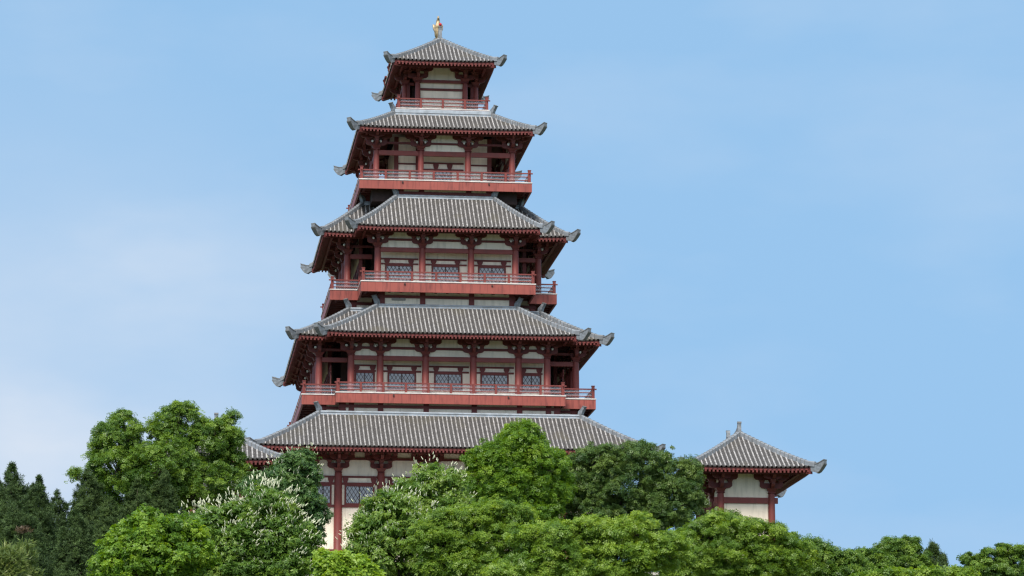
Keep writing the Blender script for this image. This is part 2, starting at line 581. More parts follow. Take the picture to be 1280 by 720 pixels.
def window(root, par, fr, c, w, z0, z1, d, sp=.46):
    """framed window with diagonal lattice, centred at s = c on the wall plane d"""
    mb = MB(); a0, a1 = c - w / 2, c + w / 2
    for x0, x1 in ((a0 - .2, a0), (a1, a1 + .2)):
        fr.box(mb, x0, x1, d - .12, d + .02, z0 - .2, z1 + .18, 0)
    fr.box(mb, a0, a1, d - .12, d + .02, z1, z1 + .18, 0); fr.box(mb, a0, a1, d - .12, d + .02, z0 - .2, z0, 0)
    fr.box(mb, a0, a1, d - .03, d + .01, z0, z1, 1)
    fr.box(mb, c - .05, c + .05, d - .1, d - .031, z0, z1, 2)
    h = z1 - z0; hw = .028
    for sg in (-1, 1):
        n = int((w + h * .62) / sp) + 2
        for i in range(-n, n + 1):
            # line a = c + i*sp + sg*.62*(z - zm)
            zm = (z0 + z1) / 2; pts = []
            zl, zh = z0, z1
            f = lambda z: c + i * sp + sg * .62 * (z - zm)
            zlo, zhi = z0, z1
            # clip to a0..a1
            za = zm + (a0 + .03 - c - i * sp) / (sg * .62); zb = zm + (a1 - .03 - c - i * sp) / (sg * .62)
            zlo = max(z0, min(za, zb)); zhi = min(z1, max(za, zb))
            if zhi - zlo < .12: continue
            fr.poly(mb, [(f(zlo) - hw, zlo), (f(zlo) + hw, zlo), (f(zhi) + hw, zhi), (f(zhi) - hw, zhi)], d - .085 + .02 * sg, d - .055 + .02 * sg, 2)
    return mb.build('window', [REDD, GLASS, DARK], par, root.location)


def bay(root, par, fr, r, tie, mid, top, wallz=None, beams=(), win=None, rec=1.5, cream=None, open_ends=False):
    """tie beam and the plaster above it at the column plane; lintels and a window on the wall behind"""
    L = fr.L
    mb = MB()
    fr.box(mb, r * .8, L - r * .8, -.16, .16, tie[0], tie[1], 0)
    if mid:
        fr.box(mb, .2, L - .2, -.09, .2, mid[0], mid[1], 1)
    mb.build('tie_beam', [RED, REDD], root, root.location, bevel=.02)
    if cream is not None and top and not (open_ends and abs(fr.p.x + fr.e.x * L / 2) > 4):
        cream(fr, tie[1], top)
    if beams:
        mb = MB()
        lo, hi = (-.1 if rec < .5 else -rec * .0), None
        for z0, z1 in beams:
            fr.box(mb, r * .9, L - r * .9, rec - .14, rec + .02, z0, z1, 0)
        if len(beams) > 1 and win:
            (u0, u1), (v0, v1) = beams[0], beams[1]
            for sgn in (-1, 1):
                c = L / 2 + sgn * (win[0] / 2 - .05)
                fr.poly(mb, [(c - .2, v1), (c + .2, v1), (c + .34, u0 - .18), (c + .34, u0), (c - .34, u0), (c - .34, u0 - .18)], rec - .17, rec + .01, 0)
        mb.build('lintel', [REDD], par, root.location)
    if win:
        window(root, par, fr, L / 2, win[0], win[1], win[2], rec)


# ------------------------------------------------------------------ balcony
def balcony(root, plan, z, fh=1.12, rail=1.28, bayw=2.75):
    """deck, panelled fascia, glazed three-bar railing"""
    O = root.location
    E = edges(plan); deck = MB()
    inn = inset(plan, 3.2)
    n = len(plan)
    for zz, m, flip in ((z - .005, 1, 0), (z - .45, 2, 1)):
        vs = [(O.x + p[0], O.y + p[1], zz) for p in inset(plan, .02)] + [(O.x + p[0], O.y + p[1], zz) for p in inn]
        fs = [(i, (i + 1) % n, n + (i + 1) % n, n + i) for i in range(n)]
        deck.add(vs, fs if not flip else [f[::-1] for f in fs], m)

    def ring(mb, d0, d1, z0, z1, m):
        for e in E:
            A, B, ex, nn, Lg, cA, cB = e
            secs = []
            for s, c in ((0, cA), (Lg, cB)):
                k = 1 if s == 0 else -1
                def q(d, zz):
                    p = A + ex * (s + k * d * (1 if c else -1)) + nn * d
                    return (O.x + p.x, O.y + p.y, zz)
                secs.append([q(d0, z0), q(d1, z0), q(d1, z1), q(d0, z1)])
            mb.sweep(secs, m)
    ring(deck, -.06, .4, z, z + .13, 1)           # pale coping
    for e in E:                                   # joists under the deck
        A, B, ex, nn, Lg, cA, cB = e
        k = max(2, int(Lg / 1.35))
        for i in range(k):
            s = (i + .5) * Lg / k
            p = A + ex * s
            a = p - ex * .14 + nn * .3; b_ = p + ex * .14 + nn * .3; c = p + ex * .14 + nn * 3.0; d = p - ex * .14 + nn * 3.0
            deck.hexa([(O.x + q.x, O.y + q.y, z - fh + .2) for q in (a, b_, c, d)] + [(O.x + q.x, O.y + q.y, z - .45) for q in (a, b_, c, d)], 2)
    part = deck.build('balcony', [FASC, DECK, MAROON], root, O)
    fa = MB(); ring(fa, 0, .22, z - fh, z, 0)
    for e in E:                                   # drain spouts
        A, B, ex, nn, Lg, cA, cB = e
        for i in range(2):
            s = Lg * (i + .5) / 2
            if Lg < 8: continue
            p = A + ex * s - nn * .05
            fa.box(O.x + p.x - .09, O.x + p.x + .09, O.y + p.y - .09, O.y + p.y + .09, z - .32, z - .14, 1)
    fa.build('fascia', [FASC, DARK], part, O)
    ip = inset(plan, .28)
    for e in edges(ip):
        A, B, ex, nn, Lg, cA, cB = e
        mb = MB()
        def bx(s0, s1, d0, d1, z0, z1, m=0):
            q = [A + ex * s0 + nn * d0, A + ex * s1 + nn * d0, A + ex * s1 + nn * d1, A + ex * s0 + nn * d1]
            mb.hexa([(O.x + p.x, O.y + p.y, z0) for p in q] + [(O.x + p.x, O.y + p.y, z1) for p in q], m)
        k = max(1, round(Lg / bayw))
        for i in range(k + 1):
            s = Lg * i / k
            w = .17 if i in (0, k) else .13
            if i == k and not cB: continue
            if i == 0:
                bx(s - w, s + w, -w, w, z + .13, z + rail + .34); bx(s - w - .04, s + w + .04, -w - .04, w + .04, z + rail + .34, z + rail + .42)
            elif i < k:
                bx(s - w, s + w, -w, w, z + .13, z + rail - .06)
        for zc, h in ((rail, .15), (rail - .42, .1), (rail - .85, .1)):
            ext = .42 if zc == rail else 0
            bx(-ext if cA else .1, Lg + ext if cB else Lg - .1, -.06, .06, z + zc - h / 2, z + zc + h / 2)
        bx(.15, Lg - .15, .10, .115, z + .16, z + rail - .1, 1)
        mb.build('railing', [RED, RGLASS], part, O)
    return part


# ================================================================== TOWER
ZB = 37.4
pag = empty('pagoda_tower', (0, 0, ZB))
tag(pag, 'tall red and cream five-storey tower with grey tiled eaves rising over the trees', 'pagoda')
zB = lambda z: z

# --- roofs
roof(pag, rect(22.8, 25.9), 7.35, 52.33, 57.1, 5.9, upc=.08, tiph=.85)
roof(pag, plus(14.9, 20.5, 18.1, 17.5), 6.5, 66.65, 70.85, 5.4, upc=.13)
roof(pag, plus(11.15, 16.0, 14.9, 11.5), 5.2, 80.42, 85.0, 4.7, upc=.12)
roof(pag, rect(10.75, 12.1), 4.7, 93.5, 96.25, 4.5, upc=.13, sl=.25, bandh=.6)
top_roof = roof(pag, rect(6.3, 9.3), 6.28, 102.72, 106.9, 3.9, top='line', ridge_len=3.0, upc=.12, sl=.25, tipL=2.0, tiph=.92)
knob = MB()
knob.cyl(0, -3.25, [(108.72, .05), (108.8, .17), (108.95, .2), (109.08, .15), (109.14, .04)], 10)
knob.build('knob', [REDK], top_roof, pag.location)

# --- storeys
def side_bays(root, xs, fixed, axis):
    """list of (p,q) with outward side on the right-hand rule used by Frame (n points inwards)"""
    out = []
    for a, b_ in zip(xs[:-1], xs[1:]):
        if axis == 'front':
            out.append(((a, -fixed), (b_, -fixed)))
        elif axis == 'right':
            out.append(((fixed, a), (fixed, b_)))
        else:
            out.append(((-fixed, -a), (-fixed, -b_)))
    return out


# ground storey: engaged columns, framed wall
w = MB()
w.box(-16.75, 16.75, -20.45, 20.45, ZB, 52.9, 0)
wall = w.build('wall', [CREAM], pag, pag.location)
xf = [-16.8, -13.3, -8.3, -2.85, 2.85, 8.3, 13.3, 16.8]
ys = [-20.5, -16.5, -11, -5.5, 0, 5.5, 11, 16.5, 20.5]
for x in xf:
    column(pag, x, -20.55, ZB, 49.85, .48, 0, 1.06)
for y in ys[1:]:
    column(pag, -16.85, y, ZB, 49.85, .48, R(-90), 1.06); column(pag, 16.85, y, ZB, 49.85, .48, R(90), 1.06)
for axis, xs, fx in (('front', xf, 20.45), ('right', ys, 16.75), ('left', ys, 16.75)):
    for p, q in side_bays(pag, xs, fx, axis):
        fr = Frame(pag, p, q)
        mb = MB()
        fr.box(mb, .3, fr.L - .3, -.1, .02, 51.38, 51.66, 0)
        fr.box(mb, .4, fr.L - .4, -.12, .02, 45.8, 46.1, 0); fr.box(mb, .4, fr.L - .4, -.12, .02, 40.6, 40.9, 0)
        mb.build('tie_beam', [REDD], pag, pag.location)
        ww = min(3.1, fr.L - 1.9)
        mb = MB()
        fr.box(mb, .45, fr.L - .45, -.12, .02, 49.28, 49.5, 0); fr.box(mb, .45, fr.L - .45, -.14, .02, 48.45, 48.72, 0)
        for sgn in (-1, 1):
            c = fr.L / 2 + sgn * (ww / 2 + .1)
            fr.poly(mb, [(c - .2, 48.72), (c + .2, 48.72), (c + .34, 49.1), (c + .34, 49.28), (c - .34, 49.28), (c - .34, 49.1)], -.17, .01, 0)
        mb.build('lintel', [REDD], wall, pag.location)
        window(pag, wall, fr, fr.L / 2, ww, 46.3, 48.27, 0)
        mb = MB()


def storey(z0, colz, r, k, front, side, core, tie, mid, top, beams, winz, winw, rec, lamp, low, fd, sd, lowc, wallhw, sidehd):
    """front: x of the front columns on y=-fd; side: y of the side columns on x=+-sd; core: list of (hw, hd) dark boxes standing in for inner shade; low: (z0,z1) band under the balcony"""
    w = MB()
    for i, (hw, hd) in enumerate(core):           # dark core, painted in for the shade of the deep veranda
        w.box(-hw, hw, -hd, hd, low[0] + .2 + .01 * i, top + .3 - .02 * i, 2)
    hw, hd = wallhw, fd - rec                     # plastered front and back walls, side walls on the wings
    for sg in (-1, 1):
        y = sorted((sg * (hd + .02), sg * (hd - .3)))
        w.box(-hw, hw, y[0], y[1], z0, top, 0)
        xs_ = min(sd - rec, wallhw - .05) if sd - max(front) < .1 else sd - rec
        x = sorted((sg * (xs_ + .02), sg * (xs_ - .3)))
        w.box(x[0], x[1], -sidehd, sidehd, z0, top - .05, 0)
        for e_ in (-1, 1):
            ye = sorted((e_ * (sidehd - .02), e_ * (sidehd + .3))); w.box(x[0] - .06, x[1] + .06, ye[0], ye[1], z0, top - .07, 1)
    if sd == 8.36:                                # posts and rails of the small cella
        for sg in (-1, 1):
            for x in (-5.75, -3.1, 3.1, 5.75):
                y = sorted((sg * (fd - rec - .05), sg * (fd - rec + .14))); w.box(x - .26, x + .26, y[0], y[1], z0, top, 1)
            for za, zb in ((89.85, 90.05), (88.95, 89.15)):
                y = sorted((sg * (fd - rec - .05), sg * (fd - rec + .09)))
                for xa, xb in ((-5.5, -3.3), (3.3, 5.5)): w.box(xa, xb, y[0], y[1], za, zb, 1)
    for i, (hw, hd) in enumerate(lowc):           # band under the balcony
        w.box(-hw, hw, -hd, hd, low[0] - .5 + .01 * i, low[1] + .5 + .01 * i, 0 if i < 2 else 2)
        if i > 1: continue
        for sg in (-1, 1):
            for x in [x for x in front if abs(x) < hw - .5] + [-hw + .32, hw - .32]:
                w.box(x - .32, x + .32, sg * (hd + .04) - .08, sg * (hd + .04) + .08, low[0] - .3, low[1] + .3, 1)
            w.box(-hw - .1, hw + .1, sg * (hd + .09) - .06, sg * (hd + .09) + .06, low[1] - .45, low[1] - .1, 1)
            w.box(sg * (hw + .09) - .06, sg * (hw + .09) + .06, -hd - .1, hd + .1, low[1] - .46, low[1] - .11, 1)
            for j in range(-2, 3):
                y = j * (hd - .32) / 2
                w.box(sg * (hw + .05) - .08, sg * (hw + .05) + .08, y - .3, y + .3, low[0] - .3, low[1] + .3, 1)
    wall = w.build('wall', [CREAM, REDD, DARK], pag, pag.location)

    def up(fr, za, zb):
        mb = MB(); fr.box(mb, .15, fr.L - .15, .03, .16, za, zb, 0); mb.build('wall_panel', [CREAM], pag, pag.location)
    for x in front:
        column(pag, x, -fd, z0, colz, r, 0, k, lamp)
    for sg in (-1, 1):
        for y in side:
            if abs(abs(y) - fd) < .05 and abs(sd - max(front)) < .05 and y < 0: continue
            column(pag, sg * sd, y, z0, colz, r, R(90) * sg, k, lamp)
    for p, q in side_bays(pag, front, fd, 'front'):
        fr = Frame(pag, p, q)
        ww = winw(fr.L)
        bay(pag, wall, fr, r, tie, mid, top, beams=beams if ww is not None else (), win=(ww, *winz) if ww else None, rec=rec, cream=up, open_ends=sd == 8.36)
    for ax in ('right', 'left'):
        for p, q in side_bays(pag, side, sd, ax):
            fr = Frame(pag, p, q)
            ww = winw(fr.L)
            bay(pag, wall, fr, r, tie, mid, top, beams=beams if ww is not None else (), win=(ww, *winz) if ww else None, rec=rec + .0, cream=up)
    # short returns between the front arm and the wings
    if sd - max(front) > .5:
        for sg in (-1, 1):
            xa, xb = sorted((sg * max(front), sg * sd))
            fr = Frame(pag, (xa, -max(-min(side), 0)), (xb, -max(-min(side), 0)))
            bay(pag, wall, fr, r, tie, mid, None, rec=rec)
    return wall


# second storey
storey(59.5, 64.35, .42, .92, [-11.7, -8.25, -2.85, 2.85, 8.25, 11.7], [-15, -11.4, -8.2, -2.85, 2.85, 8.2, 11.4, 15],
       [(8.3, 14.0), (12.4, 9.5)], (63.8, 64.35), (65.15, 65.45), 67.0, ((63.3, 63.5), (62.65, 62.85)), (60.75, 62.48),
       lambda L: 3.0 if L > 5 else (2.0 if L > 3.3 else None), 1.5, True, (57.2, 58.35), 17.0, 15.4, [(13.0, 18.2), (15.2, 16.4)], 11.5, 8.4)
balcony(pag, plus(13.6, 19.3, 17.5, 17.25), 59.5, 1.15)
# third storey
storey(73.6, 78.25, .41, .88, [-8.35, -2.95, 2.95, 8.35], [-8.2, -2.85, 2.85, 8.2],
       [(6.2, 10.0), (8.6, 5.4)], (77.75, 78.3), (79.15, 79.42), 80.9, ((77.08, 77.28), (76.48, 76.66)), (74.5, 76.3),
       lambda L: 3.0 if L > 5 else None, 1.5, True, (71.0, 72.4), 13.0, 11.7, [(8.15, 13.75), (11.2, 8.6)], 8.2, 7.5)
balcony(pag, plus(10.5, 15.5, 13.85, 9.5), 73.6, 1.2)
# fourth storey
storey(86.95, 91.15, .37, .8, [-8.36, -2.9, 2.9, 8.36], [-9.5, -3.2, 3.2, 9.5],
       [(4.2, 6.0)], (90.5, 91.1), (91.95, 92.2), 93.3, ((90.0, 90.2), (89.2, 89.38)), (87.3, 89.05),
       lambda L: 1.8 if L > 5.7 and L < 6 else None, 2.1, True, (85.1, 85.85), 9.5, 8.36, [(5.7, 10.6), (9.4, 6.1), (8.9, 9.9)], 5.85, 5.5)
balcony(pag, rect(10.55, 11.6), 86.93, 1.08)
# top storey
storey(97.05, 100.9, .34, .72, [-2.95, 2.95], [-3.4, 3.4],
       [(2.3, 4.2), (3.5, 2.6)], (100.9, 101.25), None, 102.9, ((99.95, 100.25), (98.9, 99.0)), (97.3, 98.8),
       lambda L: 0, .3, False, (96.3, 96.6), 5.1, 4.45, [(5.7, 7.1)], 2.9, 3.3)
balcony(pag, rect(5.75, 7.4), 96.93, .12, 1.36, 2.9)

va = at(490, 372, -13.86); vb = at(506.5, 375.6, -13.86)
mb = MB(); mb.box(va.x, vb.x, -13.86, -13.7, vb.z, va.z, 0)
for i in range(4):
    z_ = vb.z + (va.z - vb.z) * (i + .5) / 4; mb.box(va.x - .04, vb.x + .04, -13.9, -13.861, z_ - .03, z_ + .03, 1)
mb.build('vent_grille', [DARK, CONC], pag, pag.location)
# gilded bird on the ridge
bm = bpy.data.meshes.new('bird_statue')
V = [(0, 0, 0), (0, -.1, .5), (0, -.28, .95), (0, -.34, 1.4), (0, -.22, 1.75), (0, -.38, 2.1), (0, -.72, 2.05),  # body, neck, head, beak
     (-.2, .12, -.55), (-.22, -.05, -1.0), (.2, .12, -.55), (.22, -.05, -1.0),                                   # legs
     (0, .5, .2), (0, .85, .75), (0, .95, 1.5), (0, .75, 2.3),                                                    # tail
     (-.45, .1, .85), (-.55, .35, 1.5), (.45, .1, .85), (.55, .35, 1.5), (0, -.3, 2.45)]
Eg = [(0, 1), (1, 2), (2, 3), (3, 4), (4, 5), (5, 6), (0, 7), (7, 8), (0, 9), (9, 10), (0, 11), (11, 12), (12, 13), (13, 14), (2, 15), (15, 16), (2, 17), (17, 18), (5, 19)]
rad = [.42, .54, .5, .3, .23, .25, .05, .16, .1, .16, .1, .32, .26, .28, .12, .22, .13, .22, .13, .06]
bm.from_pydata(V, Eg, [])
bird = bpy.data.objects.new('bird_statue', bm); col.objects.link(bird)
bird.location = (0, 0, 106.9 + .5 + 1.02)
sk = bird.modifiers.new('skin', 'SKIN')
for i, r_ in enumerate(rad):
    bm.skin_vertices[0].data[i].radius = (r_, r_)
bm.skin_vertices[0].data[0].use_root = True
ss = bird.modifiers.new('subsurf', 'SUBSURF'); ss.levels = 2; ss.render_levels = 2
bm.materials.append(GOLD)
tag(bird, 'gilded bird statue with raised tail on the topmost roof ridge', 'statue')

# ================================================================== PAVILIONS
def pavilion(x, y, label):
    zb = 32.5
    rt = empty('corner_pavilion', (x, y, zb))
    tag(rt, label, 'pavilion', 'corner pavilions beside the tower')
    roof(rt, rect(6.65, 10.1), 6.63, 46.75, 51.1, 4.2, top='line', ridge_len=3.4, upc=.12, sl=.25, tipL=2.2, fin=.74)
    w = MB(); w.box(x - 2.75, x + 2.75, y - 6.85, y + 6.85, zb, 47.2, 0)
    wl = w.build('wall', [CREAM], rt, rt.location)
    b = MB(); b.box(x - 3.6, x + 3.6, y - 7.7, y + 7.7, zb - 3, zb + .5); b.build('plinth', [CONC], rt, rt.location)
    for sx_ in (-1, 1):
        for yy in (-6.9, -2.3, 2.3, 6.9):
            rz = 0 if yy == -6.9 else R(90) * sx_
            column(rt, x - x + sx_ * 2.8, yy, zb + .5, 44.2, .4, rz, .92)
    for p, q in (((-2.8, -6.85), (2.8, -6.85)),):
        fr = Frame(rt, p, q); mb = MB(); fr.box(mb, -.7, fr.L + .7, -.14, .02, 43.1, 43.75, 0)
        mb.build('tie_beam', [RED], rt, rt.location)
    for sx_ in (-1, 1):
        for a, b_ in zip((-6.9, -2.3, 2.3), (-2.3, 2.3, 6.9)):
            p, q = ((sx_ * 2.75, a * sx_), (sx_ * 2.75, b_ * sx_))
            fr = Frame(rt, p, q); mb = MB(); fr.box(mb, .2, fr.L - .2, -.14, .02, 43.1, 43.75, 0)
            mb.build('tie_beam', [RED], rt, rt.location)
    return rt


pavilion(29.1, -44.5, 'small cream pavilion with red brackets, its wall clear above the trees beside open sky')
pavilion(-28.2, -44.5, 'small grey-roofed pavilion nearly hidden behind the large broadleaf tree')

# ================================================================== GROUND
def hgt(x, y):
    D = y + 400
    t = np.clip((D - 60) / 322., 0, 1)
    h = -1.7 + 39.1 * t
    h = h + 0.9 * np.sin(x * .045 + 1) * np.clip((D - 60) / 200., 0, 1) * np.clip((330 - D) / 80., 0, 1) * np.sin(y * .05)
    bump_ = np.clip((np.abs(x) - 70) / 220., 0, 1)
    bump2 = np.clip((y - 60) / 300., 0, 1)
    return h - (h + 1.7) * (bump_ ** 2 * (3 - 2 * bump_)) * .75 - (h + 1.7) * (bump2 ** 2 * (3 - 2 * bump2)) * .9


g1 = np.unique(np.concatenate([np.linspace(-9000, -500, 10), np.linspace(-500, 500, 90), np.linspace(500, 9000, 10)]))
g2 = np.unique(np.concatenate([np.linspace(-9000, -500, 10), np.linspace(-500, 400, 90), np.linspace(400, 14000, 12)]))
X, Y = np.meshgrid(g1, g2)
Z = hgt(X, Y)
mb = MB()
mb.v = [tuple(p) for p in np.stack([X.ravel(), Y.ravel(), Z.ravel()], 1).tolist()]
nx = len(g1)
for j in range(len(g2) - 1):
    for i in range(nx - 1):
        mb.f.append([j * nx + i, j * nx + i + 1, (j + 1) * nx + i + 1, (j + 1) * nx + i]); mb.m.append(0); mb.sm.append(True)
GRASS = stone('hillside_grass', (.05, .075, .02), (.085, .10, .03), .3, .95, (.10, .08, .045))
gr = mb.build('ground', [GRASS]); tag(gr, kind='structure')
PAVE = stone('pale_bounce_paving', (.56, .535, .49), (.44, .42, .385), .6, .8)
pod = MB(); pod.box(-32, 32, -33, 44, ZB - 9, ZB + .02); pod.box(-32.3, 32.3, -33.3, 44.3, ZB - .35, ZB - .05)
tag(pod.build('bounce_terrace', [PAVE]), kind='structure')  # plaza added to bounce sunlight up onto walls and soffits; trees hide it

# ================================================================== TREES
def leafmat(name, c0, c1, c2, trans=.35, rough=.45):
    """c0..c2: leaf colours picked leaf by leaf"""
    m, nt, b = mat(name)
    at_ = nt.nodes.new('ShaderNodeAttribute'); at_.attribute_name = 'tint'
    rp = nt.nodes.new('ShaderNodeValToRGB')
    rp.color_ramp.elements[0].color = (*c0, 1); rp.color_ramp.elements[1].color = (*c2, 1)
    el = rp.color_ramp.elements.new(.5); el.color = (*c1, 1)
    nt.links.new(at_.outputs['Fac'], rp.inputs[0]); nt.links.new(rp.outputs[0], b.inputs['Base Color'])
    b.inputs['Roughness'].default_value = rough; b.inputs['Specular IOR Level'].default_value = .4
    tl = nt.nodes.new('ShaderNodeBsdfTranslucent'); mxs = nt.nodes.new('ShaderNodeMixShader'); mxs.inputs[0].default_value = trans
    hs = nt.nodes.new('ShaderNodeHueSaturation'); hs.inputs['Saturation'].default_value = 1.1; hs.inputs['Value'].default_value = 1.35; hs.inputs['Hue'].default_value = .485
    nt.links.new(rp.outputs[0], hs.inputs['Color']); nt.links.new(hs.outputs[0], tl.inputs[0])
    nt.links.new(b.outputs[0], mxs.inputs[1]); nt.links.new(tl.outputs[0], mxs.inputs[2]); nt.links.new(mxs.outputs[0], nt.nodes['Material Output'].inputs[0])
    return m


LM = {
    'oak': leafmat('broadleaf_leaf', (.06, .13, .02), (.12, .215, .03), (.215, .325, .048), .4),
    'bright': leafmat('bright_leaf', (.085, .18, .02), (.165, .29, .03), (.29, .42, .055), .45),
    'dull': leafmat('dull_leaf', (.05, .105, .028), (.092, .16, .036), (.155, .23, .05)),
    'chest': leafmat('chestnut_leaf', (.07, .15, .026), (.125, .23, .036), (.21, .31, .055), .4),
    'dchest': leafmat('dark_chestnut_leaf', (.042, .10, .028), (.07, .145, .036), (.12, .20, .048), .3),
    'canopy': leafmat('canopy_leaf', (.09, .175, .024), (.17, .28, .034), (.28, .39, .058), .45),
    'conifer': leafmat('conifer_needle', (.024, .052, .013), (.044, .085, .019), (.075, .13, .027), .15, .7),
    'yew': leafmat('cypress_needle', (.030, .062, .015), (.052, .095, .020), (.085, .135, .028), .2, .7),
    'bamboo': leafmat('bamboo_leaf', (.09, .14, .035), (.15, .21, .055), (.24, .28, .09), .4),
}
BARK = stone('grey_brown_bark', (.085, .065, .05), (.05, .038, .03), 3., .95)
m, nt, b = mat('cream_blossom'); b.inputs['Base Color'].default_value = (.62, .63, .45, 1); b.inputs['Roughness'].default_value = .7
BLOS = m
RUSTN = leafmat('rusty_needle', (.06, .042, .022), (.085, .055, .028), (.11, .07, .035), .1)


def leaf_mesh(name, P, N, size, kind, matl, parent, origin, tint):
    """P: sprig positions, N: sprig normals; each sprig is a fan of folded leaves"""
    n = len(P)
    N = N / np.linalg.norm(N, axis=1, keepdims=True)
    rnd = rng.normal(size=(n, 3))
    T = np.cross(N, rnd); T /= np.linalg.norm(T, axis=1, keepdims=True); B = np.cross(N, T)
    k, wid, droop, fold, el = {'broad': (5, .30, -.12, .10, .25), 'palm': (6, .21, -.35, .06, .0), 'needle': (5, .12, .75, .04, .9), 'small': (7, .30, -.05, .10, .3)}[kind]
    V = []; TT = []
    for i in range(k):
        a = 2 * math.pi * (i + rng.uniform(-.3, .3, n)) / k
        d = T * np.cos(a)[:, None] + B * np.sin(a)[:, None]
        w_ = -T * np.sin(a)[:, None] + B * np.cos(a)[:, None]
        sz = (size * rng.uniform(.65, 1.25, n))[:, None]
        st = P + d * sz * (.05 if kind != 'small' else .35) + N * sz * (rng.uniform(-.35, .35, n) * el)[:, None]
        tip = st + d * sz + N * sz * droop
        mid = st + d * sz * .55 + N * sz * (droop * .4 + fold)
        V.append(np.stack([st, mid - w_ * sz * wid - N * sz * fold, tip, mid + w_ * sz * wid - N * sz * fold], 1))
        TT.append(np.clip(tint + rng.normal(0, .2, n), 0, 1))
    V = np.stack(V, 1).reshape(-1, 3) - np.array(origin); TT = np.stack(TT, 1).reshape(-1)
    nf = len(TT)
    me = bpy.data.meshes.new(name)
    me.vertices.add(nf * 4); me.loops.add(nf * 4); me.polygons.add(nf)
    me.vertices.foreach_set('co', V.astype(np.float32).ravel())
    me.loops.foreach_set('vertex_index', np.arange(nf * 4, dtype=np.int32))
    me.polygons.foreach_set('loop_start', np.arange(0, nf * 4, 4, dtype=np.int32))
    at_ = me.attributes.new('tint', 'FLOAT', 'FACE'); at_.data.foreach_set('value', TT.astype(np.float32))
    me.materials.append(matl)
    me.update(calc_edges=True)
    o = bpy.data.objects.new(name, me); col.objects.link(o); o.parent = parent
    return o


